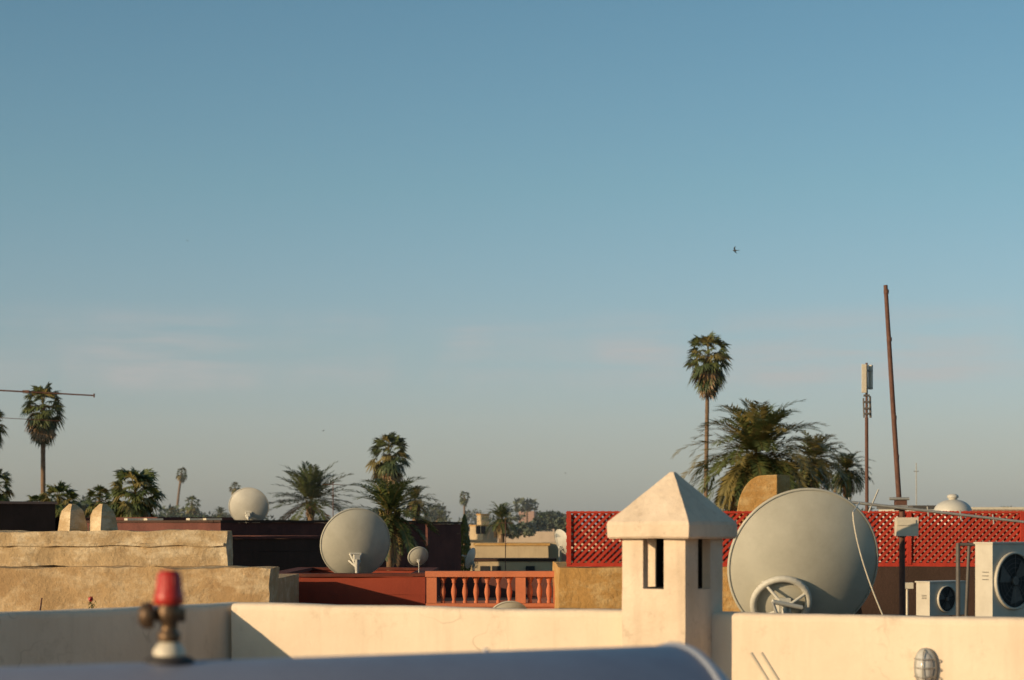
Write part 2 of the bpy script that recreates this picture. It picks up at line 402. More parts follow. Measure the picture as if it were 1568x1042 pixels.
# earthen house (two tier eroded wall)
b=B()
d1=24.0
x0,x1=SX(-260,d1),SX(347,d1); zt1=SZ(814,d1); zb1=SZ(868,d1)
b.rough(((x0+x1)/2,d1+.25,(zt1+zb1)/2),(x1-x0,.5,zt1-zb1),'earth',0,.06,.026,3,2.4)
x1b=SX(413,23.4)
b.rough(((x0+x1b)/2,23.4+.45,zb1/2),(x1b-x0,.9,zb1),'earth2',0,.1,.034,5,1.8)
b.box(((x0+x1)/2,28.5,zb1/2-.15),(x1-x0-.1,8.2,zb1-.3),'earth2')
b.rough(((x0+x1)/2,d1-.012,zt1-.16),(x1-x0-.05,.05,.035),'earth',0,.07,.02,9,3)
for u0 in(111,158):
    q=S(u0,817,24.2); rr=R(-44)
    hgt=.33; z0=q.z-.05
    m4=Matrix.Rotation(rr,3,'Z'); vs=[]
    lv=[(.135,.135,0),(.13,.125,.12),(.112,.105,hgt*.8),(.095,.088,hgt),(.03,.03,hgt+.085)]
    for hx,hy,z in lv:
        for x,y in((-1,-1),(1,-1),(1,1),(-1,1)):
            p=Vector((q.x,q.y,z0+z))+m4@Vector((x*hx,y*hy,0)); p+=noise.noise_vector(p*6)*.012; vs.append(p)
    fs=[(j*4+i,j*4+(i+1)%4,(j+1)*4+(i+1)%4,(j+1)*4+i) for j in range(4) for i in range(4)]+[(16,17,18,19)]
    b.add(vs,fs,'earth')
b.done('earthen_house')

b=B(); random.seed(5)
q=S(139,918,22.6)
b.cyl((q.x,q.y+.2,0+q.z-.3),(q.x,q.y,q.z-.02),.006,.004,'g2',6)
for i in range(26):
    d_=Vector((random.gauss(0,1),random.gauss(0,1),random.gauss(0,1))).normalized(); p=q+d_*random.uniform(.005,.035); t_=d_.orthogonal().normalized()*.022; t2=d_.cross(t_)
    b.add([p-t_,p+t2*.6,p+t_,p-t2*.6],[(0,1,2,3)],'flower')
for i in range(10):
    p=q+Vector((random.uniform(-.05,.05),random.uniform(0,.04),random.uniform(-.12,-.03))); t_=Vector((random.uniform(-1,1),0,random.uniform(-.4,.8))).normalized()*.035; t2=Vector((0,.3,1)).cross(t_).normalized()*.012
    b.add([p-t_,p+t2,p+t_,p-t2],[(0,1,2,3)],'g1')
b.done('red_flower_plant')
b=B(); b.cyl(S(60,945,22.5),S(64,916,22.6),.012,.01,'rust',6); b.done('iron_rod')

house('red_house',(SX(411,33),33),(SX(651,33),33),5,SZ(884,33),'red','redcop',.3,coph=.05,wins=2)
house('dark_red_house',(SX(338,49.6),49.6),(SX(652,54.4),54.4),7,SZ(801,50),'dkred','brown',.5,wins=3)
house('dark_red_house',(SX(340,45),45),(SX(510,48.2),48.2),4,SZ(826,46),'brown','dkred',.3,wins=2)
# balustrade on salmon terrace
db=31.0
b=B(); xa,xb=SX(654,db),SX(862,db); zT=SZ(875,db); zB=SZ(924,db)
b.box(((xa+xb)/2,db+2.5,(zB-.06)/2),(xb-xa,5,zB-.06),'salmon')
b.box(((xa+xb)/2,db+.09,zB-.03),(xb-xa+.04,.24,.055),'salmon')
b.box(((xa+xb)/2,db+.09,zT-.045),(xb-xa+.06,.26,.09),'salmon')
b.box(((xa+xb)/2,db+4.2,(zT-.15)/2),(xb-xa-.1,.2,zT-.15),'dkred')
posts=[xa+.07,SX(797,db),xb-.07]
for x in posts: b.box((x,db+.09,(zB+zT)/2-.045),(.16,.2,zT-zB-.095),'salmon')
hB=zT-.088-zB
prof=[(.034,0),(.034,.03),(.024,.05),(.036,.11),(.046,.17),(.042,.22),(.024,.29),(.022,hB*.76),(.036,hB*.79),(.03,hB*.83),(.05,hB*.92),(.078,hB+.002)]
for s0,s1,n_ in((posts[0],posts[1],7),(posts[1],posts[2],3)):
    for i in range(1,n_+1):
        b.lathe(prof,(s0+(s1-s0)*i/(n_+1),db+.09,zB-.002),(0,0,1),'salmon',12)
b.done('balustrade_terrace_house')
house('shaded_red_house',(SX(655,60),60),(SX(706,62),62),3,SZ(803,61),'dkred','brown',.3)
# ochre block + lattice screen
dl=28.0; xl=SX(868,dl); xr=SX(1640,dl); zlt=SZ(782,dl); zlb=SZ(868,dl)
b=B(); x0=SX(857,27.6); x1=SX(1290,27.6)
b.rough(((x0+x1)/2,27.6+2.2,zlb/2),(x1-x0,4.4,zlb-.004),'ochre',0,.1,.02,2,1.8); b.done('ochre_house')
b=B(); x0=x1+.02; b.rough(((x0+xr)/2,27.8+2,zlb/2),(xr-x0,4,zlb-.004),'brown',0,.2,.02,2,1.8); b.done('shade_brown_house')  # shaded wall under the screen: its shade is put into the brown colour
b=B()
fr=.055
b.box(((xl+xr)/2,dl+.05,zlt-fr/2),(xr-xl,.12,fr*.55),'lattice')
b.box(((xl+xr)/2,dl+.05,zlb+fr/2),(xr-xl,.12,fr),'lattice')
x=xl+.03
while x<xr:
    b.box((x,dl+.05,(zlt+zlb)/2),(.06,.14,zlt-zlb-.06),'lattice'); x+=1.62
pit=.098; H=zlt-zlb-fr*1.2; zz0=zlb+fr*.9
for sg,yy in((1,dl+.03),(-1,dl+.072)):
    i=-int(H/pit)-2
    while i*pit<(xr-xl):
        xs=xl+i*pit
        t0=max(0,xl-xs); t1=min(H,xr-xs)
        if t1-t0>.03:
            pA=Vector((xs+t0,yy,zz0+t0 if sg>0 else zz0+H-t0)); pB=Vector((xs+t1,yy,zz0+t1 if sg>0 else zz0+H-t1))
            ln=(pB-pA).length; mid=(pA+pB)/2
            ang=math.atan2(pB.z-pA.z,pB.x-pA.x)
            b.box(mid,(ln,.04,.039),'lattice',0,1,Matrix.Rotation(-ang,3,'Y'))
        i+=1
b.done('lattice_screen')
b=B(); dd=30.5; pts=[]
for i in range(11):
    a=i/10*math.pi/2; u_=1168-40*math.cos(a); v_=790-62*math.sin(a); pts.append((SX(u_,dd),SZ(v_,dd)))
pts=[(SX(1122,dd),8.0)]+pts+[(SX(1190,dd),SZ(727,dd)),(SX(1190,dd),8.0)]
n=len(pts); vs=[(x,dd,z) for x,z in pts]+[(x+.25,dd+.35,z) for x,z in pts]
b.add(vs,[tuple(range(n))[::-1],tuple(range(n,2*n))]+[(i,(i+1)%n,n+(i+1)%n,n+i) for i in range(n)],'ochre')
b.box((SX(1230,dd),dd+1.2,4.3),(1.0,1.6,8.6),'ochre')
b.done('stair_bulkhead',.01)

# dishes
dish('satellite_dish',S(1230,864,17.2),117/K*17.2,(-.15,.94,.24),SZ(1010,17),'dish',True,(-.34,-.46))
dish('satellite_dish',S(544,832,33.8),54/K*33.8,(-.32,.92,.22),SZ(884,33.5),'dish',False,(-.05,-.34))
dish('satellite_dish',S(381,776,50.8),30/K*50.8,(-.05,.86,.30),SZ(801,50.5),'dishl',False)
dish('satellite_dish',S(640,852,33.8),15/K*33.8,(-.3,.8,.4),SZ(884,33.5),'dish',False)
dish('satellite_dish',S(720,855,58),16/K*58,(-.9,.35,.3),SZ(885,58),'dishl',False)
dish('satellite_dish',S(862,830,58),20/K*58,(.8,.5,.35),SZ(870,58),'dishl',False)
dish('satellite_dish',S(779,945,29.2),30/K*29.2,(-.1,.8,.6),7.63,'dish',False)
b=B(); b.box((SX(779,29.3),29.6,3.8),(2.4,1.6,7.6),'salmon'); b.box((SX(779,29.3),29.6,7.63),(2.2,1.4,.06),'roof'); b.done('low_roof_annex')

b=B(); xq0=SX(1120,15.6); b.rough(((xq0+8)/2,18.9,3.88),(8-xq0,6.4,7.76),'brown',0,.4,.02,3,1); b.done('neighbour_flat_roof')

def ac(name,u0,u1,v0,v1,d,rot,fan_f,fr,W,D=.30):
    b=B(); H=(v1-v0)/K*d; c=S((u0+u1)/2,(v0+v1)/2,d)
    m=Matrix.Rotation(rot,3,'Z')
    lo=lambda x,y,z: c+m@Vector((x,y,z))
    b.box(c,(W,D,H),'acw',rot)
    b.box(lo(0,0,H/2+.008),(W+.02,D+.02,.014),'acw',rot)
    fx=fan_f*W; r=fr/K*d; y=-D/2
    b.lathe([(r*1.08,0),(r*1.08,.02),(r,.025),(r,.004)],lo(fx,y,0),m@Vector((0,-1,0)),'acw',32)
    b.lathe([(r,.003),(.001,.003)],lo(fx,y,0),m@Vector((0,-1,0)),'dark',32)
    for i in range(3):
        a=i*2.094+.4
        q=[lo(fx+math.cos(a+da)*rr,y-.006-.008*(da>0),math.sin(a+da)*rr) for da,rr in((0,r*.2),(-.1,r*.9),(.7,r*.85),(.9,r*.25))]
        b.add(q,[(0,1,2,3)],'acg')
    for i in range(1,6):
        rr=r*i/6; pts=[lo(fx+math.cos(a)*rr,y-.022,math.sin(a)*rr) for a in [2*math.pi*j/24 for j in range(25)]]; b.path(pts,.0016,'acg',4)
    for i in range(8):
        a=i*math.pi/4; b.cyl(lo(fx,y-.022,0),lo(fx+math.cos(a)*r,y-.022,math.sin(a)*r),.002,.002,'acg',4)
    b.cyl(lo(fx,y-.004,0),lo(fx,y-.028,0),r*.16,r*.16,'acg',16)
    for i in range(3):
        b.box(lo(-W/2-.002,-D*.1,H*(.02+.05*i)),(.004,D*.35,.006),'acg',rot)
    for sg in(-1,1):
        for q in(-1,1):
            pz=lo(sg*W*.38,q*D*.35,-H/2); b.cyl(pz,(pz.x,pz.y,7.76),.02,.02,'rust',6)
    b.box(lo(W/2+.02,0,-H*.25),(.04,D*.3,H*.25),'acg',rot)
    b.done(name)
ac('air_conditioner_unit',1402,1480,892,942,20,R(36),-.05,19,.54,.18)
ac('air_conditioner_unit',1492,1605,833,945,16.2,R(36),-.12,41,.68,.18)
b=B(); q=16.1
b.cyl(S(1467,832,q),(SX(1467,q),q,7.76),.018,.018,'acg',8); b.cyl(S(1467,834,q),S(1494,834,q),.014,.014,'acg',8)
b.cyl(S(1484,834,q+.2),(SX(1484,q),q+.2,7.76),.014,.014,'acg',8)
b.box(S(1390,897,19.4),(.10,.06,.06),'cream')
b.cyl(S(1389,900,19.4),(SX(1389,19.4),19.4,7.76),.012,.012,'cream',8)
b.done('ac_pipe_frame')

# tall rusty mast with bracket + horizontal boom
b=B(); q=18.0
b.cyl((SX(1382,q),q,7.7),S(1381,770,q),.028,.026,'rust',12)
b.cyl(S(1377,770,q),S(1366,600,q),.024,.022,'rust',12); b.cyl(S(1366,600,q),S(1356,437,q),.022,.019,'rust',12)
b.box(S(1379,772,q),(.10,.10,.12),'rust'); b.cyl(S(1362,764,q-.06),S(1392,764,q-.06),.014,.014,'galv',8); b.cyl(S(1358,776,q-.06),S(1390,776,q-.06),.014,.014,'galv',8)
b.box(S(1388,807,q-.08),(.20,.1,.17),'cream'); b.box(S(1388,800.5,q-.135),(.17,.012,.05),'cream')
b.cyl(S(1248,763,q-.1),S(1380,778,q-.1),.014,.014,'galv',8); b.cyl(S(1380,778,q-.1),S(1640,808,q-.1),.014,.012,'galv',8)
b.cyl(S(1330,785,q-.1),S(1345,750,q-.1),.008,.008,'galv',6)
for u0 in(1268,1300,1420,1470,1520):
    v_=763+(u0-1248)*.116; b.cyl(S(u0,v_-7,q-.1),S(u0+2,v_+8,q-.1),.007,.007,'galv',6)
for v_ in(447,520,640,700): b.cyl(S(1356.5+(v_-437)*.062,v_-3,q),S(1356.5+(v_-437)*.062,v_+3,q),.025,.025,'rust',10)
b.done('antenna_mast')
b=B(); pts=[]
for i in range(14):
    f=i/13; pts.append(S(1306+46*f**1.5,785+158*f,16.3))
b.path(pts,.006,'cream'); b.cyl(pts[0],S(1316,770,16.9),.006,.006,'cream',6); b.done('antenna_cable')
# cellular antenna mast
b=B(); q=50
b.cyl((SX(1329,q),q,0),S(1327,640,q),.055,.045,'rust',10); b.cyl(S(1327,640,q),S(1327,556,q),.035,.03,'rust',10)
b.box(S(1323,580,q-.12),(.11,.08,.72),'cream'); b.box(S(1333,578,q+.05),(.11,.09,.62),'acw',R(60)); 
for v_ in(568,594): b.cyl(S(1320,v_,q-.1),S(1336,v_,q+.02),.02,.02,'galv',6)
for v_ in(606,616,626,634): b.box(S(1327,v_,q),(.14,.14,.05),'acg')
b.cyl(S(1332,607,q),S(1333,640,q),.03,.03,'acg',8); b.cyl(S(1322,610,q),S(1323,640,q),.02,.02,'acg',8)
b.done('cellular_antenna')
b=B(); q=60; b.cyl((SX(1404,q),q,0),S(1403,709,q),.022,.015,'galv',6); b.cyl(S(1399,722,q),S(1407,722,q),.012,.012,'galv',6); b.done('thin_antenna')
# small dome with lantern on roof
b=B(); q=45; c=S(1459,784,q); r_=29/K*q
b.lathe([(r_,-.3),(r_,0)]+[(r_*math.cos(a),r_*.66*math.sin(a)) for a in [math.pi/2*i/10 for i in range(1,10)]]+[(.10,r_*.66),(.09,r_*.70),(.13,r_*.74),(.13,r_*.84),(.08,r_*.93),(0,r_*.95)],c,(0,0,1),'dishl',32)
b.box((c.x,c.y+.5,(c.z-.3)/2),(2.6,2.6,c.z-.3),'pink'); b.box((c.x+.9,c.y+.3,c.z-.1),(1.0,1.0,.2),'ochre2')
b.done('domed_roof_house')

def yagi(name,u,vtop,d,L_=1.0,az=.4,base=0,n=6,k='rust'):
    b=B(); x=SX(u,d); zt_=SZ(vtop,d)
    b.cyl((x,d,base),(x,d,zt_),.016,.012,k,6)
    D=Vector((math.cos(az),math.sin(az),0)); P=Vector((-D.y,D.x,0)); z=zt_-.08
    b.cyl(Vector((x,d,z))-D*L_*.5,Vector((x,d,z))+D*L_*.5,.009,.009,k,6)
    for i in range(n):
        c=Vector((x,d,z))+D*L_*(-.5+i/(n-1)); h=.2-.012*i
        b.cyl(c-P*h,c+P*h,.005,.005,k,5)
    b.done(name)
yagi('tv_antenna',510,738,55,.45,.9)
yagi('tv_antenna',774,797,57,.4,.8,n=5)
b=B(); q=14.8
b.cyl((SX(-70,q),q,7.0),S(-70,585,q),.02,.018,'rust',8)
b.cyl(S(-150,590,q),S(144,606,q+.3),.0065,.0055,'rust',6)
b.cyl(S(-150,632,q),S(92,645,q+.3),.0025,.0025,'rust',5)
for u0 in(-120,-90,-40,-10): b.cyl(S(u0,599-4,q-.2),S(u0,599+4,q+.4),.005,.005,'rust',5)
b.box(S(40,600,q+.2),(.05,.03,.02),'rust')
b.cyl(S(144,603,q+.3),S(144,609,q+.3),.006,.006,'rust',5)
b.done('tv_antenna')

# ---------------------------------------------------------------- vegetation
def trunk(b,x,y,z1,r0,r1,bend=0,seed=0,lean=0):
    n=16; rng=random.Random(seed); pts=[]
    for i in range(n+1):
        f=i/n; pts.append(Vector((x+lean*(1-f)+bend*math.sin(f*math.pi),y,z1*f)))
    for i in range(n):
        ra=r0+(r1-r0)*i/n; rb=r0+(r1-r0)*(i+1)/n
        b.cyl(pts[i],pts[i+1],ra,rb*rng.uniform(.93,1.0),'bark',9,False)
def date_palm(name,u,v,r,d,n=70,seed=1,k=('g1','g2','g3'),dens=30,tr=.24,lo=-50,old=.1,dr0=38,dr1=62):
    rng=random.Random(seed); b=B(); c=S(u,v,d); L_=r/K*d*1.12
    trunk(b,c.x,c.y,c.z,tr*1.15,tr,0,seed)
    for i in range(60):
        a=i*2.4; z=-.9*tr*5*rng.random(); p=c+Vector((math.cos(a)*tr,math.sin(a)*tr,z)); b.cyl(p-Vector((0,0,.15)),p+Vector((math.cos(a)*.16,math.sin(a)*.16,.2)),.06,.02,'g3' if i%3 else 'bark',5,False)
    px=d/K
    for i in range(n):
        f=(i+.5)/n; az=i*2.39996+rng.uniform(-.25,.25)
        el=R(85-(85-lo)*f**.85+rng.uniform(-9,9)); L1=L_*rng.uniform(.82,1.08)*(.72+.28*min(1,f*4))
        kk=k[0] if rng.random()<.45 else (k[1] if rng.random()<.55 else k[2])
        if f>1-old: kk='g4'
        p=c.copy()+Vector((0,0,.1)); ang=el; seg=9; st=L1/seg; pts=[p.copy()];tan=[]
        droop=R(rng.uniform(dr0,dr1))*(1-.45*f); tw=rng.uniform(-.5,.5)
        for j in range(seg):
            D=Vector((math.cos(az)*math.cos(ang),math.sin(az)*math.cos(ang),math.sin(ang)))
            p=p+D*st; pts.append(p.copy()); tan.append(D); ang-=droop*((j+1)/seg)**1.5*.36; az+=tw*.1
        for j in range(seg):
            w_=max(.2*px,.030*(1-j/seg))+.006; sd=tan[j].cross(Vector((0,0,1))); sd=sd.normalized() if sd.length>.01 else Vector((1,0,0))
            b.add([pts[j]-sd*w_,pts[j]+sd*w_,pts[j+1]+sd*w_*.85,pts[j+1]-sd*w_*.85],[(0,1,2,3)],'g3')
        wl=1.5*L1/dens
        for q in range(dens):
            t_=.12+.88*(q+.5)/dens; x=t_*seg; j=min(seg-1,int(x)); p=pts[j].lerp(pts[j+1],x-j); D=tan[j]
            sd=D.cross(Vector((0,0,1))); sd=sd.normalized() if sd.length>.01 else Vector((1,0,0)); up=sd.cross(D)
            ll=L_*.19*(math.sin(math.pi*min(1,t_*.82+.06))**.5)*rng.uniform(.8,1.1)
            for sg in(-1,1):
                fw=.6+.7*t_*t_+rng.uniform(-.12,.12)
                dr=(sd*sg+D*fw+up*rng.uniform(.05,.35)+Vector((0,0,-.35*rng.random()))).normalized()
                tip=p+dr*ll; md=p+dr*ll*.45; ww=D*wl*.5*rng.uniform(.6,1.0)
                b.add([p,md+ww,tip,md-ww],[(0,1,2,3)],kk)
    return b.done(name)
def fan_palm(name,u,v,r,d,n=60,seed=1,skirt=16,tr=.16,low=-62,bend=0,elong=1.0,lean=0):
    rng=random.Random(seed); b=B(); c=S(u,v,d); Rr=r/K*d
    trunk(b,c.x,c.y,c.z-.1*Rr,tr*1.3,tr,bend,seed,lean)
    def leaf_(o,az,el,pl,fr_,kk,drp):
        D=Vector((math.cos(az)*math.cos(el),math.sin(az)*math.cos(el),math.sin(el)))
        e2=el-drp; D2=Vector((math.cos(az)*math.cos(e2),math.sin(az)*math.cos(e2),math.sin(e2)))
        m1=o+D*pl*.5; h=m1+D2*pl*.5
        sd=D2.cross(Vector((0,0,1))); sd=sd.normalized() if sd.length>.01 else Vector((1,0,0))
        up=sd.cross(D2); w_=.022+Rr*.008
        b.add([o-sd*w_,o+sd*w_,m1+sd*w_*.8,m1-sd*w_*.8],[(0,1,2,3)],'g3'); b.add([m1-sd*w_*.8,m1+sd*w_*.8,h+sd*w_*.6,h-sd*w_*.6],[(0,1,2,3)],'g3')
        tw=rng.uniform(-.6,.6); sdd=(sd*math.cos(tw)+up*math.sin(tw)); upp=sdd.cross(D2)
        ns=13
        for i in range(ns):
            th=R(-85+170*i/(ns-1)); dr=(D2*math.cos(th)+sdd*math.sin(th)).normalized()
            ln=fr_*(.75+.25*math.cos(th))*rng.uniform(.88,1.08)
            fold=upp*(.12 if i%2 else -.02)
            md=h+(dr+fold)*ln*.5; tip=h+dr*ln+Vector((0,0,-ln*rng.uniform(.15,.5))); ww=dr.cross(upp).normalized()*ln*.105
            b.add([h,md+ww,tip,md-ww],[(0,1,2,3)],kk)
    for i in range(n):
        f=(i+.5)/n; az=i*2.39996+rng.uniform(-.3,.3); el=R(86-(86-low)*f**.85+rng.uniform(-9,9))
        tot=Rr*rng.uniform(.82,1.1)*(1+.25*max(0,f-.5)*2*elong*.8)
        kk='g1' if rng.random()<.55 else ('g2' if rng.random()<.5 else 'g3')
        if f>.85 and rng.random()<.5: kk='g4'
        leaf_(c+Vector((0,0,-.25*Rr*f)),az,el,tot*.56,tot*.50,kk,R(rng.uniform(8,26)))
    for i in range(skirt):
        az=i*2.4+rng.uniform(-.3,.3); f=i/skirt
        leaf_(c+Vector((0,0,-(.3+.45*f)*Rr)),az,R(-50-25*rng.random()),Rr*.6,Rr*.5,'g4' if rng.random()<.55 else 'g2',R(10))
    return b.done(name)
def clump(b,c,rx,ry,rz,n,ls,rng,ks=('d1','d2')):
    sub=[(Vector((rng.uniform(-.65,.65)*rx,rng.uniform(-.65,.65)*ry,rng.uniform(-.45,.7)*rz)),rng.uniform(.3,.55),rng.choice(ks)) for _ in range(max(5,int(n/60)))]
    for i in range(n):
        o,f,kk=sub[i%len(sub)]
        d_=Vector((rng.gauss(0,1),rng.gauss(0,1),rng.gauss(0,1))).normalized()*rng.uniform(.6,1.05)
        p=c+o+Vector((d_.x*rx*f,d_.y*ry*f,d_.z*rz*f))
        a=Vector((rng.gauss(0,1),rng.gauss(0,1),rng.gauss(0,1))).normalized(); e_=a.orthogonal().normalized()
        l=ls*rng.uniform(.6,1.3); b.add([p-a*l,p+e_*l*.5,p+a*l,p-e_*l*.5],[(0,1,2,3)],kk)

fan_palm('fan_palm',66,618,36,130,54,11,24,.15)
fan_palm('fan_palm',-20,646,32,128,50,12,20,.15)
fan_palm('fan_palm',-8,740,32,112,50,13,6,.17)
fan_palm('fan_palm',90,768,36,100,54,14,4,.16)
fan_palm('fan_palm',58,776,28,104,46,24,4,.16)
fan_palm('fan_palm',207,752,46,95,74,15,10,.17)
fan_palm('fan_palm',152,765,26,100,46,16,4,.16)
fan_palm('fan_palm',278,724,10,300,40,17,5,.18,bend=-.8)
fan_palm('fan_palm',360,746,10,300,38,18,3,.15)
fan_palm('fan_palm',294,770,14,240,40,19,3,.17)
fan_palm('fan_palm',262,784,10,240,34,20,3,.17)
fan_palm('fan_palm',596,692,36,135,56,21,22,.15)
fan_palm('fan_palm',711,760,10,300,38,22,4,.15)
fan_palm('fan_palm',1084,542,38,130,58,23,26,.13,lean=-.3)
date_palm('date_palm',476,768,66,140,66,31,('g2','g1','g2'),24,.22,-25,.04,20,45)
date_palm('date_palm',597,792,78,44,58,32,('g1','g2','g1'),34,.08,-62,.04,40,60)
date_palm('date_palm',636,768,32,140,44,33,('g1','g2','g3'),16)
date_palm('date_palm',768,796,32,130,50,34,('g2','g1','g2'),16,.2,-50)
date_palm('date_palm',1158,696,110,110,120,35,('g1','g3','g3'),32,.26,-68,.10,45,78)
date_palm('date_palm',1248,704,58,118,76,36,('g1','g3','g3'),24,.24,-66,.1,45,75)
date_palm('date_palm',1296,722,42,122,64,37,('g2','g3','g1'),20,.2,-70,.1,50,80)
date_palm('date_palm',337,788,15,260,36,38,('g2','g1','g2'),12,.2)
date_palm('date_palm',674,793,14,260,36,39,('g2','g1','g2'),12,.2)
date_palm('date_palm',1206,745,56,112,70,40,('g2','g3','g2'),22,.22,-60,.1,50,80)

rng=random.Random(77)
b=B(); c=S(711,835,66); 
for i in range(1500):
    z=rng.random(); r_=.28*(1-z)**.55*(.5+.5*min(1,z*6)); a=rng.uniform(0,6.28); f=rng.uniform(.6,1.05)
    p=Vector((c.x+math.cos(a)*r_*f,c.y+math.sin(a)*r_*f,SZ(878,66)+(SZ(790,66)-SZ(878,66))*z)); l=rng.uniform(.04,.09)
    t_=Vector((rng.gauss(0,.3),rng.gauss(0,.3),1)).normalized(); e_=t_.orthogonal().normalized()*l*.4
    b.add([p-t_*l,p+e_,p+t_*l,p-e_],[(0,1,2,3)],rng.choice(('g2','g2','g1')))
b.cyl((c.x,c.y,0),(c.x,c.y,SZ(800,66)),.09,.03,'bark',8); b.done('cypress_tree')

# distant tree belt
b=B()
for i in range(150):
    d=rng.uniform(230,620); u_=rng.uniform(-150,1720); top=rng.uniform(6.5,12.0) if rng.random()<.75 else rng.uniform(10,14)
    rz=rng.uniform(1.8,3.2); rx=rng.uniform(2.5,5)
    c=Vector((SX(u_,d),d,top-rz)); clump(b,c,rx,rx,rz,260,.42,rng)
    b.cyl((c.x,c.y,0),(c.x,c.y,c.z),.25,.15,'bark',6,False)
for u_,v_,rx,rz,d in((845,802,26,18,230),(822,806,18,12,210),(796,812,26,14,205),(752,818,30,10,205),(660,797,22,10,300),(868,810,20,18,200),(100,784,50,18,160),(20,790,30,14,160),(240,798,60,12,220),(170,790,40,18,150),(290,799,50,10,230)):
    c=S(u_,v_,d); clump(b,c,rx/K*d,rx/K*d,rz/K*d,700,.30,rng,('g2','d2','d1'))
b.done('distant_trees')
# distant town
b=B()
for i in range(150):
    d=rng.uniform(90,520); u_=rng.uniform(-150,1720); ht=rng.uniform(4.5,7.6) if d<200 else rng.uniform(5,9.0)
    W=rng.uniform(6,14); D=rng.uniform(6,12); rot=rng.choice((R(-24),R(-24),R(40),0))+rng.uniform(-.08,.08)
    k=rng.choice(('far1','far1','far2','far1','dkred','far2')); x=SX(u_,d)
    if d<200 and 690<u_<890: ht=min(ht,5.0)
    b.box((x,d,ht/2),(W,D,ht),k,rot); b.box((x,d,ht+.25),(W*.99,D*.99,.5),k,rot); 
    if rng.random()<.3: b.box((x+rng.uniform(-2,2),d,ht+.8),(2.6,2.4,1.0),k,rot)
    m=Matrix.Rotation(rot,3,'Z')
    for j in range(rng.randint(1,3)):
        q=Vector((x,d,ht-1.6))+m@Vector((W*(-.35+.3*j),-D/2-.01,0)); b.box(q,(.9,.05,1.1),'dark',rot)
b.done('distant_town')
def blk(b,u0,u1,v,d,dep,k,rot=0,cop=None):
    W=(u1-u0)/K*d; z=SZ(v,d); x=SX((u0+u1)/2,d)
    b.rough((x,d+dep/2,z/2),(W,dep,z),k,rot,max(.3,W/20),.02,u0,.7)
    if cop: b.box((x,d+dep/2,z+.05),(W+.1,dep+.1,.09),cop,rot)
b=B(); blk(b,727,840,836,75,2.2,'ochre2',0,'ochre'); blk(b,722,850,860,66,1.5,'ochre2',0,'brown')
b.box((SX(790,75),77.5,SZ(832,75)/2),(3.6,.5,SZ(832,75)),'ochre2'); 
for u_ in(742,760,812): b.box((SX(u_,65.9),65.98,SZ(872,66)),(.3,.05,.22),'dark')
b.done('yellow_house')
b=B(); blk(b,728,752,806,150,3,'ochre2',R(20),'ochre'); blk(b,733,746,789,151.5,1,'ochre2',R(20),'ochre')
for u_ in(732,740): b.box((SX(u_,149.5),149.6,SZ(812,150)),(.35,.05,.6),'dark',R(20))
b.done('yellow_tower_house')
b=B(); blk(b,797,821,783,330,4,'far2',R(-10)); blk(b,798,804,779,331,1,'far2'); b.done('rose_block')
b=B(); blk(b,700,740,845,80,4,'dkred',R(42)); blk(b,640,720,830,95,3,'ochre2',R(30),'ochre2'); b.done('pale_house')
b=B(); blk(b,800,880,848,84,4,'pink',R(38),'ochre2'); b.done('pink_house')
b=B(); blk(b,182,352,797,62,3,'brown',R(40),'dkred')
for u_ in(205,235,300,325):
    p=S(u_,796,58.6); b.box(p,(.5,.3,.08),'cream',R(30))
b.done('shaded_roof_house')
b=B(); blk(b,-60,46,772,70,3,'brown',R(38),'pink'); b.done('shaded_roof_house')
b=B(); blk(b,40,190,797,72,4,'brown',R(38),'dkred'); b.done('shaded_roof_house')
b=B(); blk(b,1490,1600,781,70,4,'pink',0,'cream'); b.done('pink_house')
b=B(); blk(b,1385,1440,779,60,3,'dishl',R(10),'acg'); b.done('grey_roof_shed')

def bird(c,span,az,bank):
    b=B(); c=Vector(c); m=Matrix.Rotation(az,3,'Z')@Matrix.Rotation(bank,3,'Y'); s=span
    b.lathe([(0.001,-.28*s),(.02*s,-.22*s),(.05*s,-.08*s),(.06*s,.04*s),(.045*s,.13*s),(.04*s,.17*s),(.03*s,.21*s),(.008*s,.235*s),(.001,.26*s)],c,m@Vector((0,1,0)),'bird',10)
    for sg in(-1,1):
        P=[(.03,.09,0),(.2,.14,.05),(.36,.06,.09),(.52,-.12,.07),(.33,-.03,.085),(.18,.0,.05),(.03,-.05,0)]
        b.add([c+m@Vector((sg*x*s,y*s,z*s)) for x,y,z in P],[(0,1,5,6),(1,2,4,5),(2,3,4)],'bird')
        b.add([c+m@Vector((x*s,y*s,0)) for x,y in((0,-.2),(sg*.03,-.22),(sg*.09,-.40),(0,-.28))],[(0,1,2,3)],'bird')
    b.done('flying_bird')
bird(S(1126,384,70),.40,R(75),R(35))
bird(S(287,369,190),.38,R(40),R(20)); bird(S(495,660,170),.36,R(-50),R(-25)); bird(S(866,725,180),.36,R(20),R(30))

# ---------------------------------------------------------------- evening haze: a real thin scattering layer over the town
b=B(); M['haze']=bpy.data.materials.new('haze'); hm=M['haze']; hm.use_nodes=True; hn=hm.node_tree; hn.nodes.clear()
ho=hn.nodes.new('ShaderNodeOutputMaterial'); hv=hn.nodes.new('ShaderNodeVolumeScatter'); hv.inputs['Density'].default_value=.00055; hv.inputs['Color'].default_value=(.92,.95,1,1)
hn.links.new(hv.outputs[0],ho.inputs['Volume'])
b.box((0,560,32),(900,900,62),'haze'); b.done('haze')

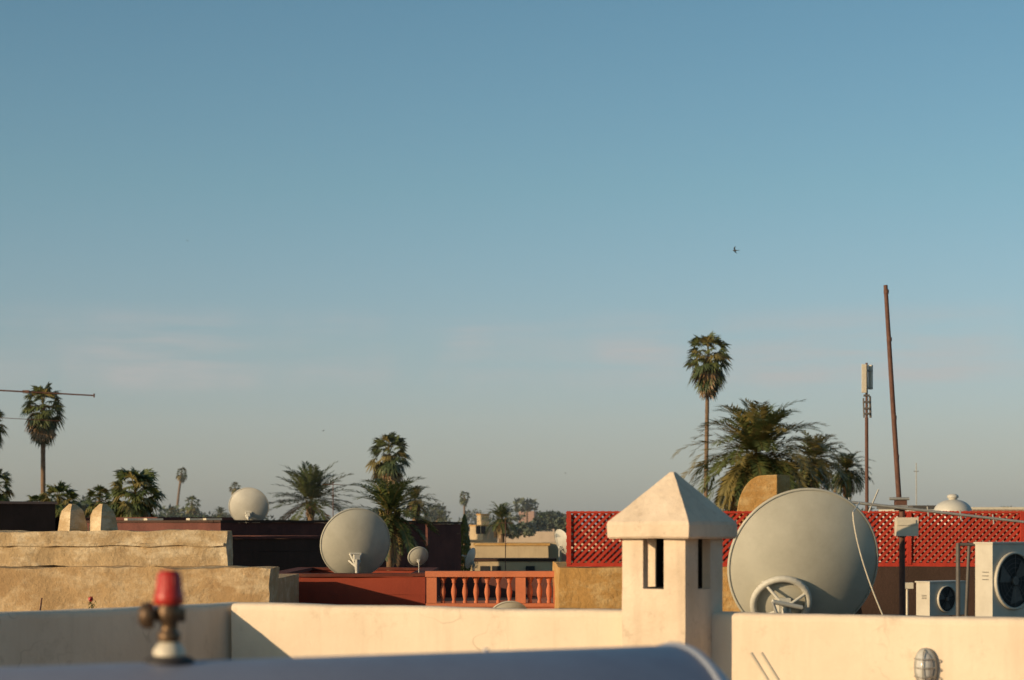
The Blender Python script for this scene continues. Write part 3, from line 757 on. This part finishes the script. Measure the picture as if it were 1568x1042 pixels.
# ---------------------------------------------------------------- light
SE=R(11.5); az=math.atan2(-.82,-.57)   # from +Y towards +X
sd=Vector((math.sin(az)*math.cos(SE),math.cos(az)*math.cos(SE),math.sin(SE)))
sun=bpy.data.lights.new('sun','SUN'); sun.energy=5.0; sun.angle=R(.5); sun.color=(1,.74,.45)
so=bpy.data.objects.new('sun',sun); scene.collection.objects.link(so); so.rotation_euler=(-sd).to_track_quat('-Z','Y').to_euler()
W=bpy.data.worlds.new('World'); scene.world=W; W.use_nodes=True; nt=W.node_tree; nt.nodes.clear()
out=nt.nodes.new('ShaderNodeOutputWorld'); bg=nt.nodes.new('ShaderNodeBackground'); bg.inputs[1].default_value=.1
sky=nt.nodes.new('ShaderNodeTexSky'); sky.sky_type='NISHITA'; sky.sun_disc=False; sky.sun_elevation=SE; sky.sun_rotation=az%(2*math.pi)
sky.air_density=1.0; sky.dust_density=1.0; sky.ozone_density=2.0
tc=nt.nodes.new('ShaderNodeTexCoord').outputs['Generated']
sep=nt.nodes.new('ShaderNodeSeparateXYZ'); nt.links.new(tc,sep.inputs[0])
gr=nt.nodes.new('ShaderNodeValToRGB'); g=gr.color_ramp
g.elements[0].position=0; g.elements[0].color=(1.05/3.5,1.28/3.5,2.0/3.5,1)
g.elements[1].position=.30; g.elements[1].color=(.78/3.5,1.10/3.5,1.10/3.5,1)
for p_,c_ in((.04,(1.03,1.15,1.58)),(.09,(1.02,1.15,1.35)),(.17,(.89,1.17,1.19))):
    e_=g.elements.new(p_); e_.color=(c_[0]/3.5,c_[1]/3.5,c_[2]/3.5,1)
nt.links.new(sep.outputs[2],gr.inputs[0])
vm=nt.nodes.new('ShaderNodeVectorMath'); vm.operation='MULTIPLY'; nt.links.new(sky.outputs[0],vm.inputs[0]); nt.links.new(gr.outputs[0],vm.inputs[1])
vm2=nt.nodes.new('ShaderNodeVectorMath'); vm2.operation='SCALE'; vm2.inputs['Scale'].default_value=3.5; nt.links.new(vm.outputs[0],vm2.inputs[0])
# wispy high cloud: low streaks whose altitude wanders with bearing
mp=nt.nodes.new('ShaderNodeMapping'); mp.inputs['Scale'].default_value=(8,8,90); mp.inputs['Location'].default_value=(.2,0,.9); nt.links.new(tc,mp.inputs[0])
mp2=nt.nodes.new('ShaderNodeMapping'); mp2.inputs['Scale'].default_value=(9,9,9); nt.links.new(tc,mp2.inputs[0])
cl=mul(nt,ramp(nt,noise_node(nt,mp.outputs[0],1.0,10,.62),.36,.62),ramp(nt,noise_node(nt,mp2.outputs[0],1.0,3),.36,.56))
band=nt.nodes.new('ShaderNodeValToRGB'); cr=band.color_ramp; cr.elements[0].position=.062; cr.elements[0].color=(0,0,0,1); cr.elements[1].position=.078; cr.elements[1].color=(1,1,1,1)
e3=cr.elements.new(.094); e3.color=(.8,.8,.8,1); e3=cr.elements.new(.112); e3.color=(0,0,0,1); nt.links.new(sep.outputs[2],band.inputs[0])
col=mix(nt,mul(nt,mul(nt,cl,band.outputs[0]),.75),vm2.outputs[0],(4.9,4.7,4.8,1))
nt.links.new(col,bg.inputs[0]); nt.links.new(bg.outputs[0],out.inputs[0])

# ---------------------------------------------------------------- camera
cam=bpy.data.cameras.new('camera'); co=bpy.data.objects.new('camera',cam); scene.collection.objects.link(co); scene.camera=co
co.location=(0,0,EYE); co.rotation_euler=(R(90),0,0); cam.sensor_width=36; cam.lens=36*K/1568; cam.shift_y=(805-521)/1568
cam.clip_start=.1; cam.clip_end=20000
cam.dof.use_dof=True; cam.dof.focus_distance=26; cam.dof.aperture_fstop=3.4
scene.view_settings.view_transform='Standard'; scene.view_settings.look='None'; scene.view_settings.exposure=0
